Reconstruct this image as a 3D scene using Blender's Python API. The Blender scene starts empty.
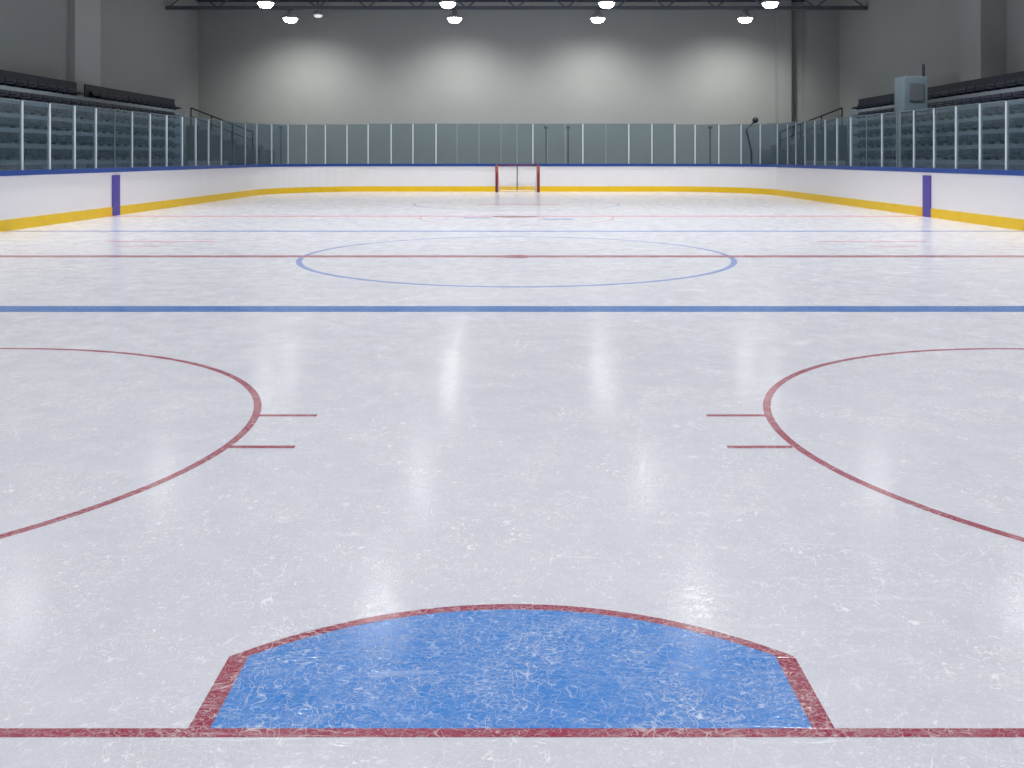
import bpy, bmesh, math, random
from mathutils import Vector, Matrix

random.seed(7)
S = 1.8                      # metres per layout unit (eye height above the ice)
scene = bpy.context.scene
COL = scene.collection
ORD = ['first', 'second', 'third', 'fourth', 'fifth', 'sixth', 'seventh', 'eighth', 'ninth', 'tenth',
       'eleventh', 'twelfth', 'thirteenth', 'fourteenth', 'fifteenth', 'sixteenth', 'seventeenth',
       'eighteenth', 'nineteenth', 'twentieth', 'twenty-first', 'twenty-second', 'twenty-third',
       'twenty-fourth', 'twenty-fifth', 'twenty-sixth', 'twenty-seventh', 'twenty-eighth', 'twenty-ninth', 'thirtieth']


# ------------------------------------------------------------------ helpers
def lin(r, g, b, a=1.0):
    def c(v):
        v /= 255.0
        return v / 12.92 if v <= 0.04045 else ((v + 0.055) / 1.055) ** 2.4
    return (c(r), c(g), c(b), a)


class MB:
    """collects shapes (layout units) into one mesh"""
    def __init__(self):
        self.bm = bmesh.new()

    def box(self, x0, x1, y0, y1, z0, z1):
        v = [self.bm.verts.new((x, y, z)) for z in (z0, z1) for x, y in ((x0, y0), (x1, y0), (x1, y1), (x0, y1))]
        for f in ((3, 2, 1, 0), (4, 5, 6, 7), (0, 1, 5, 4), (1, 2, 6, 5), (2, 3, 7, 6), (3, 0, 4, 7)):
            self.bm.faces.new([v[i] for i in f])
        return self

    def obox(self, a, b, half, z0, z1):
        """upright slab from plan point a to b with half thickness"""
        a, b = Vector(a), Vector(b)
        n = (b - a).normalized()
        n = Vector((-n.y, n.x)) * half
        return self.prism([a + n, b + n, b - n, a - n], z0, z1)

    def prism(self, poly, z0, z1):
        lo = [self.bm.verts.new((p[0], p[1], z0)) for p in poly]
        hi = [self.bm.verts.new((p[0], p[1], z1)) for p in poly]
        n = len(poly)
        self.bm.faces.new(hi)
        self.bm.faces.new(lo[::-1])
        for i in range(n):
            j = (i + 1) % n
            self.bm.faces.new((lo[i], lo[j], hi[j], hi[i]))
        return self

    def face(self, pts):
        self.bm.faces.new([self.bm.verts.new(p) for p in pts])
        return self

    def strip(self, left, right, z):
        """flat band between two polylines"""
        a = [self.bm.verts.new((p[0], p[1], z)) for p in left]
        b = [self.bm.verts.new((p[0], p[1], z)) for p in right]
        for i in range(len(a) - 1):
            self.bm.faces.new((a[i], a[i + 1], b[i + 1], b[i]))
        return self

    def tube(self, path, r, n=8):
        path = [Vector(p) for p in path]
        rings = []
        for i, p in enumerate(path):
            d = (path[min(i + 1, len(path) - 1)] - path[max(i - 1, 0)]).normalized()
            up = Vector((0, 0, 1)) if abs(d.z) < 0.9 else Vector((1, 0, 0))
            u = d.cross(up).normalized()
            w = u.cross(d).normalized()
            rings.append([self.bm.verts.new(p + r * (math.cos(2 * math.pi * k / n) * u + math.sin(2 * math.pi * k / n) * w)) for k in range(n)])
        for a, b in zip(rings, rings[1:]):
            for k in range(n):
                self.bm.faces.new((a[k], a[(k + 1) % n], b[(k + 1) % n], b[k]))
        self.bm.faces.new(rings[0][::-1])
        self.bm.faces.new(rings[-1])
        return self

    def lathe(self, prof, n=24, centre=(0, 0)):
        rings = []
        for r, z in prof:
            rings.append([self.bm.verts.new((centre[0] + r * math.cos(2 * math.pi * k / n), centre[1] + r * math.sin(2 * math.pi * k / n), z)) for k in range(n)])
        for a, b in zip(rings, rings[1:]):
            for k in range(n):
                self.bm.faces.new((a[k], a[(k + 1) % n], b[(k + 1) % n], b[k]))
        return self

    def sweep(self, path, o0, o1, z0, z1):
        """rectangular section swept along a plan polyline; offsets are measured to the left of travel"""
        n = len(path)
        P = [Vector(p) for p in path]
        rows = []
        for i in range(n):
            d = (P[min(i + 1, n - 1)] - P[max(i - 1, 0)]).normalized()
            nn = Vector((-d.y, d.x))
            a, b = P[i] + nn * o0, P[i] + nn * o1
            rows.append([self.bm.verts.new((q.x, q.y, z)) for q, z in ((a, z0), (b, z0), (b, z1), (a, z1))])
        for a, b in zip(rows, rows[1:]):
            for k in range(4):
                self.bm.faces.new((a[k], b[k], b[(k + 1) % 4], a[(k + 1) % 4]))
        self.bm.faces.new(rows[0])
        self.bm.faces.new(rows[-1][::-1])
        return self

    def mesh(self, name, mat, smooth=False):
        bmesh.ops.recalc_face_normals(self.bm, faces=self.bm.faces[:])
        for v in self.bm.verts:
            v.co *= S
        m = bpy.data.meshes.new(name)
        self.bm.to_mesh(m)
        self.bm.free()
        m.materials.append(mat)
        if smooth:
            for p in m.polygons:
                p.use_smooth = True
        return m

    def build(self, name, mat, parent=None, smooth=False, bevel=0.0, loc=None):
        o = bpy.data.objects.new(name, self.mesh(name, mat, smooth))
        COL.objects.link(o)
        if loc is not None:
            o.location = Vector(loc) * S
        if parent is not None:
            o.parent = parent
        if bevel:
            b = o.modifiers.new('bevel', 'BEVEL')
            b.width = bevel
            b.segments = 2
            b.limit_method = 'ANGLE'
        return o


def empty(name, loc=(0, 0, 0)):
    o = bpy.data.objects.new(name, None)
    o.location = Vector(loc) * S
    o.empty_display_size = 0.2
    COL.objects.link(o)
    return o


def tag(o, label=None, cat=None, group=None, kind=None):
    if label:
        o['label'] = label
    if cat:
        o['category'] = cat
    if group:
        o['group'] = group
    if kind:
        o['kind'] = kind
    return o


def copy_tree(o, parent=None):
    c = o.copy()
    COL.objects.link(c)
    if parent is not None:
        c.parent = parent
    for ch in list(o.children):
        copy_tree(ch, c)
    return c


# ---------------------------------------------------------------- materials
def new_mat(name):
    m = bpy.data.materials.new(name)
    m.use_nodes = True
    nt = m.node_tree
    nt.nodes.clear()
    out = nt.nodes.new('ShaderNodeOutputMaterial')
    return m, nt, out


def N(nt, kind, **kw):
    n = nt.nodes.new(kind)
    for k, v in kw.items():
        if k.startswith('_'):
            setattr(n, k[1:], v)
        else:
            n.inputs[k.replace('__', ' ')].default_value = v
    return n


def surface(name, col, rough=0.6, metal=0.0, var=0.08, scale=3.0, spec=0.4, bump=0.0, emit=None):
    """painted / plastic / metal surface with slight procedural wear"""
    m, nt, out = new_mat(name)
    p = N(nt, 'ShaderNodeBsdfPrincipled', Roughness=rough, Metallic=metal)
    p.inputs['Specular IOR Level'].default_value = spec
    tc = N(nt, 'ShaderNodeTexCoord')
    no = N(nt, 'ShaderNodeTexNoise', Scale=scale, Detail=4.0, Roughness=0.6)
    nt.links.new(tc.outputs['Object'], no.inputs['Vector'])
    mx = N(nt, 'ShaderNodeMix', _data_type='RGBA')
    mx.inputs[6].default_value = tuple(c * (1 - var) for c in col[:3]) + (1,)
    mx.inputs[7].default_value = tuple(min(1, c * (1 + var)) for c in col[:3]) + (1,)
    nt.links.new(no.outputs['Fac'], mx.inputs[0])
    nt.links.new(mx.outputs[2], p.inputs['Base Color'])
    if bump:
        bp = N(nt, 'ShaderNodeBump', Strength=bump, Distance=0.01)
        nt.links.new(no.outputs['Fac'], bp.inputs['Height'])
        nt.links.new(bp.outputs['Normal'], p.inputs['Normal'])
    if emit:
        p.inputs['Emission Color'].default_value = col
        p.inputs['Emission Strength'].default_value = emit
    nt.links.new(p.outputs['BSDF'], out.inputs['Surface'])
    return m


def ice_group():
    """colour in -> frosted, skate-scratched colour, bump normal and roughness out"""
    g = bpy.data.node_groups.new('frosted_ice', 'ShaderNodeTree')
    itf = g.interface
    itf.new_socket('Color', in_out='INPUT', socket_type='NodeSocketColor')
    itf.new_socket('Frost', in_out='INPUT', socket_type='NodeSocketFloat')
    itf.new_socket('Color', in_out='OUTPUT', socket_type='NodeSocketColor')
    itf.new_socket('Normal', in_out='OUTPUT', socket_type='NodeSocketVector')
    itf.new_socket('Roughness', in_out='OUTPUT', socket_type='NodeSocketFloat')
    gi = g.nodes.new('NodeGroupInput')
    go = g.nodes.new('NodeGroupOutput')
    L = g.links.new
    tc = N(g, 'ShaderNodeTexCoord')

    def math_(op, a, b=None, c=None):
        n = N(g, 'ShaderNodeMath', _operation=op)
        for i, v in enumerate((a, b, c)):
            if v is None:
                continue
            if isinstance(v, (int, float)):
                n.inputs[i].default_value = v
            else:
                L(v, n.inputs[i])
        return n.outputs[0]

    def noise(scale, detail=2.0, rough=0.5, dist=0.0, rot=0.0, sc=(1, 1, 1), off=0.0):
        mp = N(g, 'ShaderNodeMapping')
        mp.inputs['Rotation'].default_value = (0, 0, rot)
        mp.inputs['Scale'].default_value = sc
        mp.inputs['Location'].default_value = (off, off * 0.7, 0)
        L(tc.outputs['Object'], mp.inputs['Vector'])
        n = N(g, 'ShaderNodeTexNoise', Scale=scale, Detail=detail, Roughness=rough, Distortion=dist)
        L(mp.outputs['Vector'], n.inputs['Vector'])
        return n.outputs['Fac']

    def ramp(v, lo, hi):
        n = N(g, 'ShaderNodeMapRange', _clamp=True)
        n.inputs['From Min'].default_value = lo
        n.inputs['From Max'].default_value = hi
        L(v, n.inputs['Value'])
        return n.outputs[0]

    def filament(scale, width, dist, off, rot=0.0, sc=(1, 1, 1), level=0.5):
        f = noise(scale, 1.0, 0.5, dist, rot, sc, off)
        d = math_('ABSOLUTE', math_('SUBTRACT', f, level))
        return math_('SUBTRACT', 1.0, ramp(d, 0.0, width))

    # fine curved frost fibres, patchy
    fa = filament(9.0, 0.0085, 0.45, 0.0)
    fb = filament(17.0, 0.014, 0.5, 11.0, 0.6)
    fc = filament(30.0, 0.026, 0.6, 23.0, 1.9, (0.7, 1.5, 1))
    # long skate cuts at several angles
    sa = filament(1.0, 0.006, 0.35, 3.0, 0.5, (0.9, 9.0, 1))
    sb = filament(1.0, 0.006, 0.35, 7.0, -0.8, (1.0, 11.0, 1))
    sc_ = filament(1.0, 0.007, 0.5, 19.0, 1.45, (0.7, 8.0, 1), 0.46)
    fd_ = filament(12.0, 0.011, 0.6, 47.0, 2.6, (1.0, 1.6, 1))
    fe = filament(24.0, 0.020, 0.5, 61.0, 0.9, (0.7, 1.6, 1))
    patch = ramp(noise(2.3, 3.0, 0.6, 0.3, 0, (1, 1, 1), 5.0), 0.28, 0.66)
    patch2 = ramp(noise(3.1, 3.0, 0.6, 0.3, 0, (1, 1, 1), 31.0), 0.30, 0.64)
    fib = math_('MULTIPLY', math_('MAXIMUM', math_('MAXIMUM', fa, fb), fd_), patch)
    fib = math_('MAXIMUM', fib, math_('MULTIPLY', math_('MAXIMUM', fc, fe), math_('MULTIPLY', patch2, 0.8)))
    cuts = math_('MULTIPLY', math_('MAXIMUM', math_('MAXIMUM', sa, sb), sc_), math_('ADD', math_('MULTIPLY', patch2, 0.3), 0.05))
    scr = math_('MAXIMUM', fib, cuts)
    grain = noise(90.0, 2.0, 0.6)
    blot = ramp(noise(0.55, 4.0, 0.6, 0.4, 0.2, (0.8, 1.2, 1), 2.0), 0.3, 0.7)
    milky = ramp(noise(5.0, 4.0, 0.65, 0.6, 0, (1, 1, 1), 41.0), 0.35, 0.75)
    # colour: frost lifts towards white
    amt = math_('MULTIPLY', math_('ADD', math_('ADD', math_('MULTIPLY', scr, 0.85), math_('MULTIPLY', milky, 0.13)),
                                  math_('MULTIPLY', ramp(grain, 0.35, 0.8), 0.14)), gi.outputs['Frost'])
    mix1 = N(g, 'ShaderNodeMix', _data_type='RGBA', _clamp_factor=True)
    L(amt, mix1.inputs[0])
    L(gi.outputs['Color'], mix1.inputs[6])
    mix1.inputs[7].default_value = lin(246, 248, 252)
    # broad, faint blue-grey unevenness of the resurfaced sheet
    mix2 = N(g, 'ShaderNodeMix', _data_type='RGBA', _blend_type='MULTIPLY')
    L(math_('MULTIPLY', blot, 0.42), mix2.inputs[0])
    L(mix1.outputs[2], mix2.inputs[6])
    mix2.inputs[7].default_value = (0.86, 0.89, 0.93, 1)
    L(mix2.outputs[2], go.inputs['Color'])
    h = math_('ADD', math_('MULTIPLY', scr, 1.6), math_('ADD', math_('MULTIPLY', grain, 0.3), math_('MULTIPLY', noise(7.0, 3.0, 0.6), 0.5)))
    bp = N(g, 'ShaderNodeBump', Strength=0.5, Distance=0.0018)
    L(h, bp.inputs['Height'])
    L(bp.outputs['Normal'], go.inputs['Normal'])
    L(math_('ADD', math_('MULTIPLY', milky, 0.10), math_('ADD', math_('MULTIPLY', scr, 0.12), ICE_ROUGH)), go.inputs['Roughness'])
    return g


ICE_ROUGH = 0.11
GICE = ice_group()


def ice_mat(name, col, frost=1.0):
    m, nt, out = new_mat(name)
    g = nt.nodes.new('ShaderNodeGroup')
    g.node_tree = GICE
    g.inputs['Color'].default_value = col
    g.inputs['Frost'].default_value = frost
    p = N(nt, 'ShaderNodeBsdfPrincipled', IOR=1.31)
    nt.links.new(g.outputs['Color'], p.inputs['Base Color'])
    nt.links.new(g.outputs['Normal'], p.inputs['Normal'])
    nt.links.new(g.outputs['Roughness'], p.inputs['Roughness'])
    nt.links.new(p.outputs['BSDF'], out.inputs['Surface'])
    return m


def glass_mat(name, tint, fres):
    m, nt, out = new_mat(name)
    t = N(nt, 'ShaderNodeBsdfTransparent', Color=tint)
    gl = N(nt, 'ShaderNodeBsdfGlossy', Roughness=0.12, Color=(0.75, 0.82, 0.86, 1))
    df = N(nt, 'ShaderNodeBsdfDiffuse', Color=lin(120, 140, 150))
    lw = N(nt, 'ShaderNodeFresnel', IOR=1.45)
    tc = N(nt, 'ShaderNodeTexCoord')
    no = N(nt, 'ShaderNodeTexNoise', Scale=1.3, Detail=4.0)
    nt.links.new(tc.outputs['Object'], no.inputs['Vector'])
    ml = N(nt, 'ShaderNodeMath', _operation='MULTIPLY')
    ml.inputs[1].default_value = 0.04
    nt.links.new(no.outputs['Fac'], ml.inputs[0])
    m1 = N(nt, 'ShaderNodeMixShader')          # scuffs
    nt.links.new(ml.outputs[0], m1.inputs[0])
    nt.links.new(t.outputs[0], m1.inputs[1])
    nt.links.new(df.outputs[0], m1.inputs[2])
    m2 = N(nt, 'ShaderNodeMixShader')
    fm = N(nt, 'ShaderNodeMath', _operation='MULTIPLY')
    fm.inputs[1].default_value = fres
    nt.links.new(lw.outputs[0], fm.inputs[0])
    nt.links.new(fm.outputs[0], m2.inputs[0])
    nt.links.new(m1.outputs[0], m2.inputs[1])
    nt.links.new(gl.outputs[0], m2.inputs[2])
    nt.links.new(m2.outputs[0], out.inputs['Surface'])
    return m


M = dict(
    ice=ice_mat('ice_white', lin(203, 206, 220)),
    blue=ice_mat('ice_paint_blue', lin(30, 106, 186), 0.34),
    crease=ice_mat('ice_paint_crease_blue', lin(54, 128, 210), 0.66),
    red=ice_mat('ice_paint_red', lin(148, 42, 72), 0.66),
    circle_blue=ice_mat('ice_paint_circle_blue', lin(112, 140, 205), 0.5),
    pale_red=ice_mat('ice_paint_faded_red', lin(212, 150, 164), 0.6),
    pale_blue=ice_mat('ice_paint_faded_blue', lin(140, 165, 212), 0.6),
    board=surface('board_white', lin(226, 225, 227), 0.35, var=0.03, scale=1.5),
    kick=surface('kick_plate_yellow', lin(228, 188, 16), 0.45, var=0.10, scale=4),
    rail=surface('cap_rail_blue', lin(18, 64, 142), 0.4, var=0.08),
    marker=surface('board_line_violet', lin(74, 62, 152), 0.4, var=0.08),
    seam=surface('dark_gap', lin(60, 62, 64), 0.8),
    alu=surface('aluminium', lin(205, 212, 218), 0.4, metal=0.0, var=0.05),
    alu_thin=surface('dull_grey_joint', lin(110, 122, 130), 0.5, var=0.05),
    glass=glass_mat('rink_glass', (0.73, 0.80, 0.84, 1), 0.35),
    wall=surface('wall_grey_paint', lin(160, 164, 163), 0.85, var=0.05, scale=0.6, spec=0.2),
    wall_lit=surface('pilaster_painted_light', lin(184, 187, 186), 0.85, var=0.04, scale=0.6, spec=0.2),  # lighter wall grey: lamplight on the left pilaster put into its colour
    ceil=surface('ceiling_dark', lin(56, 62, 78), 0.8, var=0.15, scale=0.5),
    steel=surface('painted_steel', lin(96, 102, 110), 0.5, metal=0.3),
    concrete=surface('concrete', lin(112, 114, 116), 0.8, var=0.10, scale=2, bump=0.1),
    riser=surface('stand_concrete', lin(122, 131, 140), 0.75, var=0.12, scale=2),
    stand_front=surface('stand_front_dark', lin(58, 56, 62), 0.7),
    seat=surface('seat_navy', lin(18, 25, 44), 0.5, var=0.15),
    seat_blue=surface('seat_blue', lin(24, 32, 54), 0.5, var=0.15),
    pale=surface('pale_panel', lin(190, 190, 188), 0.6),
    booth=surface('booth_grey_blue', lin(96, 112, 122), 0.6),
    dark=surface('dark_metal', lin(24, 29, 44), 0.5),
    goal_red=surface('goal_red', lin(128, 26, 36), 0.4),
    goal_bar=surface('goal_bar_dark_red', lin(96, 30, 70), 0.4),
    goal_white=surface('goal_white', lin(232, 230, 228), 0.5),
    net=surface('net_white_cord', lin(225, 225, 222), 0.7),
    housing=surface('lamp_housing', lin(170, 174, 178), 0.4, metal=0.0),
    lens=surface('lamp_lens', (1.0, 0.98, 0.94, 1), 0.4, emit=32.0),
    lens_dim=surface('lamp_lens_dim', (1.0, 0.98, 0.94, 1), 0.4, emit=.5),
)

# ------------------------------------------------------------------- layout
W, D, RC = 6.97, 24.9, 2.7          # half width, far end, corner radius of the rink
NEAR = -4.0
WALL_X, WALL_Y, WALL_F, CEIL = 10.2, 26.8, -6.0, 6.0


def corner_arc(side, n=18):
    """plan points of the far corner from the side boards towards the end boards"""
    return [(side * (W - RC + RC * math.cos(t)), D - RC + RC * math.sin(t)) for t in [k * math.pi / 2 / n for k in range(n + 1)]]


# -------------------------------------------------------------- hall shell
def struct(mb, name, mat, parent=None, **kw):
    o = mb.build(name, mat, parent, **kw)
    if parent is None:
        o['kind'] = 'structure'
    return o


struct(MB().box(-WALL_X - .3, WALL_X + .3, WALL_F - .3, WALL_Y + .3, -.12, -.02), 'floor', M['concrete'])
struct(MB().box(-WALL_X - .3, -WALL_X, WALL_F - .3, WALL_Y + .3, -.02, CEIL), 'wall_left', M['wall'])
struct(MB().box(WALL_X, WALL_X + .3, WALL_F - .3, WALL_Y + .3, -.02, CEIL), 'wall_right', M['wall'])
struct(MB().box(-WALL_X, WALL_X, WALL_Y, WALL_Y + .3, -.02, CEIL), 'wall_back', M['wall'])
struct(MB().box(-WALL_X, WALL_X, WALL_F - .3, WALL_F, -.02, CEIL), 'wall_front', M['wall'])
struct(MB().box(-WALL_X - .3, WALL_X + .3, WALL_F - .3, WALL_Y + .3, CEIL, CEIL + .2), 'ceiling', M['ceil'])
# pilasters
struct(MB().box(-WALL_X, -10.05, 19.03, 20.2, -.02, CEIL), 'trim_1', M['wall_lit'])
struct(MB().box(9.66, WALL_X, 17.4, 18.2, -.02, CEIL), 'trim_2', M['wall'])
struct(MB().box(8.30, 8.72, 26.5, WALL_Y, -.02, CEIL), 'trim_3', M['wall'])
struct(MB().box(9.18, WALL_X, 26.4, WALL_Y, -.02, CEIL), 'trim_4', M['wall'])

# ------------------------------------------------------------------ the ice
arcL, arcR = corner_arc(-1), corner_arc(1)
outline = [(-W - .05, NEAR), (W + .05, NEAR)] + arcR + arcL[::-1]
ice = struct(MB().prism(outline, -.02, 0.0), 'ice_floor', M['ice'])
U = 1.0 / S
Z1, Z2, Z3 = .0003 * U, .0006 * U, .0009 * U


def ellipse_ring(c, rx, ry, w, z, n=128, a0=0.0, a1=2 * math.pi):
    ts = [a0 + (a1 - a0) * k / n for k in range(n + 1)]
    inn = [(c[0] + (rx - w / 2) * math.cos(t), c[1] + (ry - w / 2) * math.sin(t)) for t in ts]
    out = [(c[0] + (rx + w / 2) * math.cos(t), c[1] + (ry + w / 2) * math.sin(t)) for t in ts]
    return MB().strip(inn, out, z)


def hline(y0, y1, z, x0=-W, x1=W):
    return MB().face([(x0, y0, z), (x1, y0, z), (x1, y1, z), (x0, y1, z)])


def paint(mb, name, mat, label):
    return tag(mb.build(name, mat, ice), label)


paint(hline(1.443, 1.4655, Z2), 'goal_line', M['red'], 'red goal line across the front of the blue goal crease')
paint(hline(5.43, 5.645, Z2), 'blue_line', M['blue'], 'broad blue line across the ice beyond the face-off circles')
paint(hline(8.41, 8.585, Z2), 'centre_line', M['red'], 'red line through the middle of the blue centre circle')
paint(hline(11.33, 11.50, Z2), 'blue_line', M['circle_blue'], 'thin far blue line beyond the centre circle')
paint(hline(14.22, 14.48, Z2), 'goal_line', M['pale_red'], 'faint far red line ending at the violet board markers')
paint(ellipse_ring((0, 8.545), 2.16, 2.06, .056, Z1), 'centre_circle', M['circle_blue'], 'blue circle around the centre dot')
dot = MB().prism([(-.005 + .155 * math.cos(t), 8.49 + .155 * math.sin(t)) for t in [k * math.pi / 20 for k in range(40)]], 0.0, Z3)
paint(dot, 'centre_dot', M['red'], 'dark red dot in the centre circle')
# end zone face-off circles with their hash marks
cr = tag(ellipse_ring((2.535, 3.047), 1.573, 1.336, .030, Z1).build('face_off_circle', M['red'], ice), 'red face-off circle to the right of the crease')
cl = tag(ellipse_ring((-2.640, 3.050), 1.645, 1.336, .030, Z1).build('face_off_circle', M['red'], ice), 'red face-off circle to the left of the crease')
for y, xr, xl, xr1, xl1 in ((3.247, .738, -.775, .972, -1.0), (2.893, .729, -.767, .955, -1.0)):
    h = .0135
    hline(y - h, y + h, Z2, xr, xr1).build('hash_mark', M['red'], cr)
    hline(y - h, y + h, Z2, xl1, xl).build('hash_mark', M['red'], cl)
# goal crease: blue fill with a red border
XL, XR, XM, R0 = -.576, .558, -.009, .913
YC = 1.874 - R0


def crease_edge(inset):
    """outer edge of the crease moved inwards by inset: up the left side, over the arc, down the right side"""
    r = R0 - inset
    xl, xr = XL + inset * 1.75, XR - inset * 1.75
    p = [(xl, 1.4655)]
    a0, a1 = math.acos((xl - XM) / r), math.acos((xr - XM) / r)
    for k in range(41):
        a = a0 + (a1 - a0) * k / 40
        p.append((XM + r * math.cos(a), YC + r * math.sin(a)))
    p.append((xr, 1.4655))
    return p


inner, outer = crease_edge(.022), crease_edge(0.0)
cre = tag(MB().prism(inner, 0.0, Z1).build('goal_crease', M['crease'], ice), 'blue goal crease with a red border in front of the red goal line')
tag(MB().strip(outer, inner, Z2).build('crease_border', M['red'], cre), 'red border round the blue crease')
# faded far-end markings
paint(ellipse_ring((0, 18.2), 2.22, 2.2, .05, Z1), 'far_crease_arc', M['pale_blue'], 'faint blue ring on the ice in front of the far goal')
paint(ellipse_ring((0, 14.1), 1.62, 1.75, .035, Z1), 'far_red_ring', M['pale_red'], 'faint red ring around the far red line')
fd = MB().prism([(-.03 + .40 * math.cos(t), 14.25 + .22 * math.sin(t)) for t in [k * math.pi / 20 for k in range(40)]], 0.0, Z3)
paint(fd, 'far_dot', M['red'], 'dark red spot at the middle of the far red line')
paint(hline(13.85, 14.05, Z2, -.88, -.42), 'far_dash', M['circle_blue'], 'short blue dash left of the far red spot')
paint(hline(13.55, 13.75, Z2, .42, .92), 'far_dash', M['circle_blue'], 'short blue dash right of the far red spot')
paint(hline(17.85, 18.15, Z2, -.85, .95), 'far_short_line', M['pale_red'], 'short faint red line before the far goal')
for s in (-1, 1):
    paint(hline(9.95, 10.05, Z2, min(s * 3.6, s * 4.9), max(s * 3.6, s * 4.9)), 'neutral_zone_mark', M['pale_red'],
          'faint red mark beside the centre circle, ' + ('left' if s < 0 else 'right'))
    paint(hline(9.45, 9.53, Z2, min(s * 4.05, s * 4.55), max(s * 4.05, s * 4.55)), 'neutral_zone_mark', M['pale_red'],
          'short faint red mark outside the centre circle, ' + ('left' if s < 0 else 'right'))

# ------------------------------------------------------------ dasher boards
ZK, ZR, ZT = .155, .755, .828


def boards(path, label, marker_y=None, side=0):
    root = empty('dasher_board', (path[len(path) // 2][0], path[len(path) // 2][1], 0))
    tag(root, label, 'rink boards', 'dasher boards around the ice')
    off = -Vector(root.location)

    def add(mb, name, mat, lab=None):
        o = mb.build(name, mat, root)
        o.location = off
        return tag(o, lab)
    add(MB().sweep(path, 0, .08, 0.0, ZR), 'board_panel', M['board'], 'white board face')
    add(MB().sweep(path, -.012, 0.0, 0.001, ZK), 'kick_plate', M['kick'], 'yellow kick plate along the ice')
    add(MB().sweep(path, -.018, .10, ZR, ZT), 'cap_rail', M['rail'], 'blue cap rail')
    if marker_y is not None:
        x0, x1 = sorted((side * (W - .018), side * W))
        add(MB().box(x0, x1, marker_y - .135, marker_y + .135, .002, .705), 'line_marker', M['marker'], 'violet vertical line marker on the white board')
    return root, add


straightL = [(-W, NEAR + k * (D - RC - .004 - NEAR) / 8) for k in range(9)]
straightR = [(W, NEAR + k * (D - RC - .004 - NEAR) / 8) for k in range(9)][::-1]
boards(straightL, 'white dasher boards along the left side with a violet line marker', 14.53, -1)
boards(straightR, 'white dasher boards along the right side with a violet line marker', 14.18, 1)
endpath = arcL + [(-2, D), (0, D), (2, D)] + arcR[::-1]
er, eadd = boards(endpath, 'white dasher boards across the far end, curving round both corners behind the goal')
eadd(MB().box(.005, .035, D - .0135, D, .0, ZR), 'panel_joint', M['seam'], 'dark joint between board panels behind the goal')


# ---------------------------------------------------- glass above the boards
def glass_panel(a, b, ztop, label, group, thin=False, post=True):
    """pane from plan point a to b; the post stands at b"""
    a, b = Vector(a), Vector(b)
    n = (b - a).normalized()
    nn = Vector((-n.y, n.x))
    if nn.dot(Vector((0, 12)) - a) < 0:
        nn = -nn                      # towards the ice
    base = Vector((a.x, a.y, ZT + .0006))
    root = empty('glass_panel', base)
    tag(root, label, 'glass panel', group)
    out = nn * -.045                  # panes stand over the middle of the boards
    A, B = out, (b - a) + out
    g = .016
    MB().obox(A + n * g, B - n * g, .005, .0, ztop - ZT).build('pane', M['glass'], root)
    MB().obox(A + n * g, B - n * g, .008, ztop - ZT, ztop - ZT + .014).build('top_edge', M['alu_thin'], root)
    hw = .008 if thin else .015
    if not post:
        return root
    MB().obox(B - n * hw, B + n * hw, .009 if thin else .018, .0, ztop - ZT + .004).build('post', M['alu_thin'] if thin else M['alu'], root)
    return root


def ztop_side(y):
    return 1.805 + max(0, y - 11) * .0085


ysL = [10.45, 11.15, 11.85, 12.55, 13.26, 13.93, 14.59, 15.24, 15.99, 16.75, 17.53, 18.27, 19.03, 19.85, 20.75, 21.6]
thinL = {14.59, 20.75}
ysR = [10.6, 11.28, 11.96, 12.64, 13.33, 14.03, 14.74, 15.40, 16.03, 16.75, 17.53, 18.28, 18.98, 19.64, 20.3, 20.96, 21.6]
thinR = {15.40, 16.75}
k = 0
for i in range(1, len(ysL) - 1):
    glass_panel((-W, ysL[i]), (-W, ysL[i + 1]), ztop_side(ysL[i]), 'clear glass pane on the left side boards, %s from the photo\'s left edge' % ORD[k],
                'glass panes on the left boards', ysL[i + 1] in thinL)
    k += 1
k = 0
for i in range(1, len(ysR) - 1):
    glass_panel((W, ysR[i]), (W, ysR[i + 1]), ztop_side(ysR[i]), 'clear glass pane on the right side boards, %s from the photo\'s right edge' % ORD[k],
                'glass panes on the right boards', ysR[i + 1] in thinR)
    k += 1
cornL = [(-W, 21.6), (-6.95, 22.49), (-6.77, 23.23), (-6.47, 23.77), (-6.07, 24.21), (-5.6, 24.55), (-5.02, 24.79), (-4.42, 24.9)]
cornR = [(W, 21.6), (6.96, 22.42), (6.75, 23.27), (6.39, 23.88), (5.88, 24.37), (5.27, 24.71), (4.71, 24.87)]
for side, pts in (('left', cornL), ('right', cornR)):
    for i in range(len(pts) - 1):
        glass_panel(pts[i], pts[i + 1], 1.90 + .1 * (i + 1) / len(pts), 'clear glass pane round the %s far corner, %s from the %s boards' % (side, ORD[i], side),
                    'glass panes round the %s corner' % side)
endx = [-4.42, -3.74, -3.09, -2.4, -1.77, -1.12, -.46, .02, .49, .91, 1.45, 1.98, 2.67, 3.35, 4.04, 4.70]
thinE = {-1.77, -1.12, -.46, .02, .91, 1.45, 2.67}
for i in range(len(endx) - 1):
    glass_panel((endx[i], D), (endx[i + 1], D), 2.01, 'clear glass pane on the far end boards, %s from the left corner' % ORD[i],
                'glass panes on the end boards', endx[i + 1] in thinE, i < len(endx) - 2)

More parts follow.
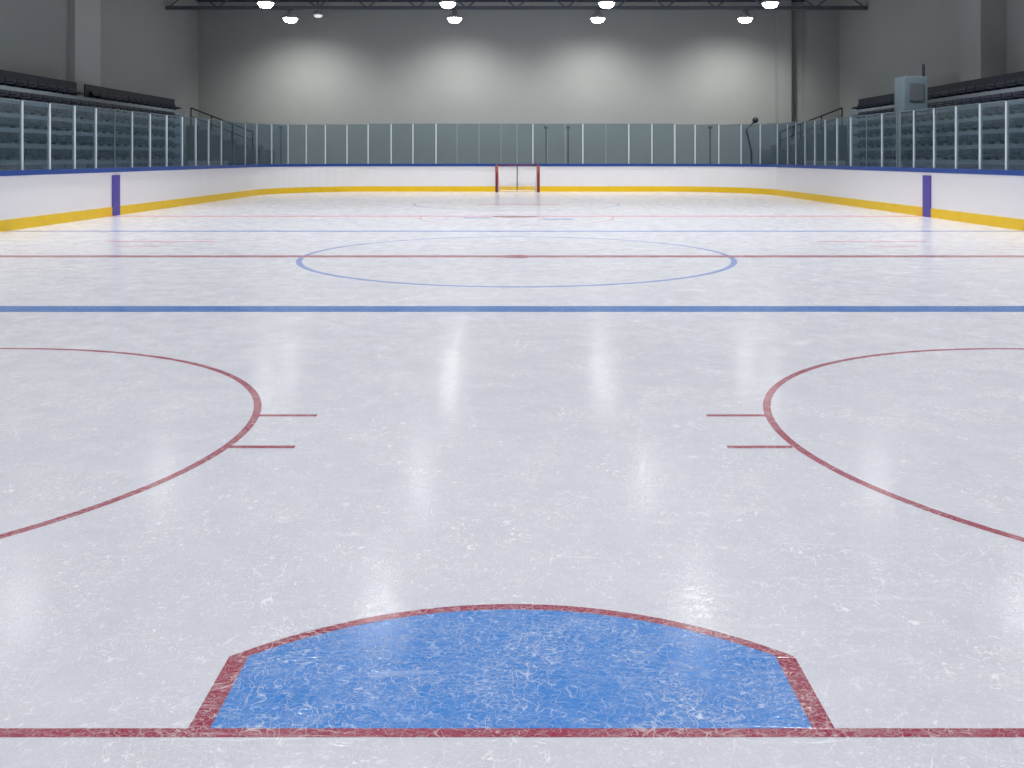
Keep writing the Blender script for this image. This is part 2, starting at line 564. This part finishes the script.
# --------------------------------------------------------------------- goal
gx, gy = .03, 24.28
goal = tag(empty('hockey_goal', (gx, gy, 0)), 'red framed hockey goal with white net against the far end boards', 'goal')
GW, GH, GR = .606, .79, .041
MB().tube([(-GW, 0, .002), (-GW, 0, GH)], GR, 12).build('post', M['goal_red'], goal, True)
MB().tube([(GW, 0, .002), (GW, 0, GH)], GR, 12).build('post', M['goal_red'], goal, True)
MB().tube([(-GW, 0, GH), (GW, 0, GH)], GR * .5, 12).build('crossbar', M['goal_bar'], goal, True)
bp = [(-GW, .0, .03), (-GW * .98, .3, .03), (-GW * .8, .5, .03), (-GW * .4, .57, .03), (GW * .4, .57, .03), (GW * .8, .5, .03), (GW * .98, .3, .03), (GW, 0, .03)]
MB().tube(bp, .012, 8).build('base_frame', M['goal_white'], goal, True)
tp = [(-GW, .0, GH), (-GW * .9, .16, GH), (-GW * .7, .24, GH), (GW * .7, .24, GH), (GW * .9, .16, GH), (GW, 0, GH)]
MB().tube(tp, .016, 8).build('top_frame', M['goal_white'], goal, True)
for s in (-1, 1):
    MB().tube([(s * (GW - .07), .05, .03), (s * (GW - .07), .05, GH - .03)], .022, 8).build('side_pad', M['goal_white'], goal, True)
net = MB()


def lerp_poly(poly, t):
    seg = [(Vector(b) - Vector(a)).length for a, b in zip(poly, poly[1:])]
    d = t * sum(seg)
    for (a, b), L in zip(zip(poly, poly[1:]), seg):
        if d <= L + 1e-9:
            return Vector(a).lerp(Vector(b), d / L)
        d -= L
    return Vector(poly[-1])


NU, NV = 34, 13
grid = [[lerp_poly(tp, u / NU).lerp(lerp_poly(bp, u / NU), v / NV) for v in range(NV + 1)] for u in range(NU + 1)]
for u in range(1, NU):
    net.tube([grid[u][0], grid[u][NV // 2], grid[u][NV]], .0011, 3)
for v in range(1, NV):
    net.tube([grid[u][v] for u in range(NU + 1)], .0011, 3)
for i in range(1, 34):                 # roof of the net
    x = -GW + 2 * GW * i / 34
    net.tube([(x, .0, GH), (x * .8, .235, GH)], .0011, 3)
net.build('net', M['net'], goal)

# ------------------------------------------------------------------- stands
ROWS, X0, RUN, ZB, RISE = 7, 7.66, .28, .70, .27


def seat_mesh(name, mat):
    mb = MB()
    # one tip-up seat facing -x: pan, back, foot
    mb.prism([(-.09, -.145), (.08, -.155), (.08, .155), (-.09, .145)], .052, .08)
    prof = [(.07, .072), (.085, .11), (.10, .155), (.108, .19), (.126, .19), (.12, .15), (.105, .105), (.095, .065)]
    lo = [mb.bm.verts.new((x, -.16 + (.012 if z > .18 else 0), z)) for x, z in prof]
    hi = [mb.bm.verts.new((x, .16 - (.012 if z > .18 else 0), z)) for x, z in prof]
    n = len(prof)
    mb.bm.faces.new(lo)
    mb.bm.faces.new(hi[::-1])
    for i in range(n):
        mb.bm.faces.new((lo[i], lo[(i + 1) % n], hi[(i + 1) % n], hi[i]))
    mb.box(.02, .07, -.05, .05, 0.0, .055)
    for s in (-1, 1):
        mb.box(-.05, .10, s * .158 - .006, s * .158 + .006, .10, .114)
    return mb.mesh(name, mat)


def stand(side):
    nm = 'left' if side < 0 else 'right'
    root = tag(empty('bleacher_stand', (side * X0, 10, 0)),
               'stepped grey seating stand along the %s wall behind the glass' % nm, 'stand', 'stepped stands beside the rink')
    off = -Vector(root.location)
    ends = []
    for i in range(ROWS):
        x0, x1 = X0 + RUN * i, X0 + RUN * (i + 1)
        yend = x0 * 2.52
        ends.append(yend)
        a, b = sorted((side * x0, side * (x1 + (.0 if i < ROWS - 1 else .03))))
        o = MB().box(a, b, 9.0, yend, -.02, ZB + RISE * i).build('step', M['riser'], root)
        o.location = off
    a, b = sorted((side * (X0 - .03), side * X0))
    o = MB().box(a, b, 9.0, ends[0], -.02, ZB + .05).build('front_wall', M['stand_front'], root)
    o.location = off
    top = ZB + RISE * (ROWS - 1)
    gap = (18.3, 18.65) if side < 0 else (17.5, 17.5)      # the top row is broken here
    for ya, yb in ((9.0, gap[0]), (gap[1], ends[-1])):
        a, b = sorted((side * 9.625, side * 9.65))
        o = MB().box(a, b, ya, yb, top, top + .33).build('back_panel', M['dark'], root)
        o.location = off
        tag(o, 'dark panel behind the top row')
    mesh = seat_mesh('stadium_seat', M['seat'] if side < 0 else M['seat_blue'])
    first = None
    PITCH = .355
    for i in range(ROWS):
        x = X0 + RUN * i + .13
        y = ends[i] - .25
        n = 0
        while y > 1.62 * x - .25:
            if i == ROWS - 1 and side < 0 and gap[0] - .1 < y < gap[1] + .1:      # the pilaster stands here
                y -= PITCH
                continue
            if first is None:
                first = bpy.data.objects.new('stadium_seat', mesh)
                o = first
            else:
                o = first.copy()
            COL.objects.link(o)
            o.location = Vector((side * x, y, ZB + RISE * i + .001)) * S
            o.rotation_euler = (0, 0, 0 if side > 0 else math.pi)
            tag(o, '%s seat in the %s stand, %s row up, %s from the row\'s far end' % ('dark navy' if side < 0 else 'dark blue', nm, ORD[i], ORD[n]),
                'seat', 'seats in the %s stand' % nm)
            n += 1
            y -= PITCH
    # steps down at the far end of the stand, with a rail
    st = tag(empty('stair_block', (side * 8.5, 24.3, 0)), 'grey stair block stepping down at the far end of the %s stand' % nm, 'stairs', 'stair blocks at the stand ends')
    mb = MB()
    for j in range(6):
        x1, x0 = 9.6 - .36 * j, 9.6 - .36 * (j + 1)
        a, b = sorted((side * x0, side * x1))
        mb.box(a, b, 24.3, 25.7, -.02, 1.95 - .14 * j)
    o = mb.build('stair_flight', M['concrete'], st)
    o.location = -Vector(st.location)
    rb = MB()
    zf = lambda x: 1.95 - .14 * (9.6 - x) / .36 + .55
    for x in (9.5, 8.9, 8.3, 7.7):
        zt = 1.95 - .14 * int((9.6 - x) / .36)
        rb.tube([(side * x, 24.4, zt), (side * x, 24.4, zf(x))], .02, 6)
    rb.tube([(side * 9.5, 24.4, zf(9.5)), (side * 7.7, 24.4, zf(7.7))], .022, 6)
    rb.tube([(side * 9.5, 24.4, zf(9.5) - .25), (side * 7.7, 24.4, zf(7.7) - .25)], .016, 6)
    o = rb.build('handrail', M['dark'], st)
    o.location = -Vector(st.location)
    # pale low wall next to the stand
    a, b = sorted((side * 7.22, side * 8.15))
    tag(MB().box(a, b, 20.7, 20.95, -.02, .93).build('low_wall', M['pale'], None, bevel=.01),
        'pale low wall behind the glass at the far end of the %s stand' % nm, 'low wall', 'low walls at the stand ends')


stand(-1)
stand(1)

# booth on a post in front of the right stand
bo = tag(empty('booth', (7.6, 16.6, 0)), 'grey-blue booth raised on a pale post in front of the right stand', 'booth')
MB().box(-.045, .015, -.04, .04, -.02, 1.92).build('support_post', M['pale'], bo)
cab = MB().box(.0, .46, -.22, .22, 1.90, 2.60).build('cabin', M['booth'], bo, bevel=.02)
MB().box(.10, .38, -.235, -.22, 2.12, 2.46).build('front_panel', M['steel'], cab)
MB().tube([(.48, 0, 1.95), (.48, 0, 2.86)], .028, 8).build('mast', M['dark'], bo)

# poles behind the end glass
pl = tag(empty('bent_pole', (7.28, 25.9, -.02)), 'dark thin bent pole with a small round head behind the right end glass', 'pole')
MB().tube([(0, 0, 0), (0, 0, 1.2), (-.16, 0, 1.9), (.0, 0, 2.05), (.10, 0, 2.14)], .032, 8).build('shaft', M['dark'], pl, True)
MB().lathe([(.0, 2.09), (.07, 2.12), (.10, 2.19), (.07, 2.26), (.0, 2.29)], 12, (.12, 0)).build('head', M['dark'], pl, True)
for x, wh in ((.92, 'just right of the goal'), (1.6, 'second to the right of the goal'), (6.0, 'near the right corner'), (-7.3, 'near the left corner')):
    q = tag(empty('net_pole', (x, 25.9, -.02)), 'thin capped dark pole behind the end glass, ' + wh, 'pole', 'thin poles behind the end glass')
    MB().tube([(0, 0, 0), (0, 0, 1.95)], .02, 6).build('shaft', M['steel'], q)
    MB().box(-.06, .06, -.04, .04, 1.93, 2.0).build('cap', M['steel'], q)

# --------------------------------------------------------- roof and its lamps
ROWS_Y = [24.3, 21.9, 15.5, 11.0, 6.5, 2.0, -2.5]
LX = [-6.57, -1.80, 2.36, 6.65]
ZTB, ZTT = 5.36, 5.98                      # truss chords
for r, y in enumerate(ROWS_Y):
    t = tag(empty('roof_truss', (0, y, ZTT)), '%s steel roof truss from the back wall, carrying the lamps' % ORD[r], 'roof truss', 'roof trusses')
    hx = WALL_X - .02
    MB().box(-hx, hx, -.05, .05, -.09, 0.0).build('top_chord', M['steel'], t)
    MB().box(-hx, hx, -.06, .06, ZTB - ZTT - .05, ZTB - ZTT + .05).build('bottom_chord', M['steel'], t)
    wb = MB()
    n = 28
    for i in range(n):
        xa = -hx + .05 + (2 * hx - .1) * i / n
        xb = -hx + .05 + (2 * hx - .1) * (i + 1) / n
        za, zb = (ZTB - ZTT, -.05) if i % 2 == 0 else (-.05, ZTB - ZTT)
        wb.tube([(xa, 0, za), (xb, 0, zb)], .022, 5)
    wb.build('web', M['steel'], t)

BEAMS = []
for watts, cone, blend in ((1700, 136, .9), (1350, 136, .7), (2000, 132, .7), (1900, 132, .7), (1200, 136, .7), (900, 146, .7), (650, 150, .7)):
    b = bpy.data.lights.new('lamp_beam', 'SPOT')
    b.energy = watts
    b.spot_size = math.radians(cone)
    b.spot_blend = blend
    b.shadow_soft_size = .3
    b.color = (1.0, 0.965, 0.915) if watts == 1700 else (1.0, 0.98, 0.955)
    BEAMS.append(b)


def lamp(first=None):
    root = empty('ceiling_light')
    MB().lathe([(.0, .24), (.07, .24), (.09, .14), (.20, .06), (.225, .0), (.215, .0), (.19, .05), (.0, .08)], 20).build('housing', M['housing'], root, True)
    MB().tube([(0, 0, .22), (0, 0, .262)], .018, 6).build('hanger', M['dark'], root)
    MB().lathe([(.19, .02), (.185, -.04), (.15, -.09), (.08, -.115), (.0, -.12)], 20).build('lens', M['lens'], root, True)
    l = bpy.data.objects.new('lamp_beam', BEAMS[0])
    COL.objects.link(l)
    l.parent = root
    l.location = (0, 0, -.15 * S)
    return root


proto = None
for r, y in enumerate(ROWS_Y):
    for c, x in enumerate(LX):
        if proto is None:
            proto = lamp()
            o = proto
        else:
            o = copy_tree(proto)
        o.location = Vector((x, y, ZTB - .05 - .262)) * S
        for ch in o.children:               # the rows over the far half are stronger
            if ch.type == 'LIGHT':
                ch.data = BEAMS[r]
                if r == 0:                  # wall washers, tilted to the back wall
                    ch.rotation_euler = (math.radians(27), 0, 0)
                else:
                    ch.rotation_euler = (0, 0, 0)
        tag(o, 'bright ceiling lamp on the %s truss from the back wall, %s from the left' % (ORD[r], ORD[c]), 'ceiling light', 'lamps under the roof')
dim = tag(empty('small_lamp', (-6.15, 25.9, 5.42)), 'small dim lamp by the back wall beside the leftmost bright lamp', 'lamp')
MB().lathe([(.0, .14), (.12, .12), (.15, .0)], 16).build('housing', M['housing'], dim, True)
MB().lathe([(.14, .01), (.11, -.05), (.0, -.08)], 16).build('lens', M['lens_dim'], dim, True)
MB().tube([(0, 0, .13), (0, 0, .56)], .015, 6).build('hanger', M['dark'], dim)

# ------------------------------------------------------------------- world
w = bpy.data.worlds.new('hall_air')
scene.world = w
w.use_nodes = True
w.node_tree.nodes['Background'].inputs[0].default_value = (0.6, 0.7, 0.85, 1)
w.node_tree.nodes['Background'].inputs[1].default_value = 0.02

# ------------------------------------------------------------------ camera
F_PX, CX, HY = 836.0, 516.5, 158.0
cam = bpy.data.cameras.new('camera')
cam.sensor_fit = 'HORIZONTAL'
cam.sensor_width = 36.0
cam.lens = 36.0 * F_PX / 1024.0
cam.shift_x = -(CX - 512.0) / 1024.0
cam.shift_y = -(384.0 - HY) / 1024.0
cam.clip_end = 300
co = bpy.data.objects.new('camera', cam)
co.location = (0, 0, S)
co.rotation_euler = (math.pi / 2, 0, 0)
COL.objects.link(co)
scene.camera = co

scene.view_settings.view_transform = 'Standard'
scene.view_settings.look = 'None'
scene.view_settings.gamma = 1.0
scene.view_settings.use_curve_mapping = False
scene.view_settings.exposure = 0.06
scene.cycles.use_denoising = True
scene.cycles.max_bounces = 8
scene.cycles.diffuse_bounces = 4
scene.cycles.transparent_max_bounces = 24
scene.cycles.caustics_reflective = False
scene.cycles.sample_clamp_indirect = 8.0
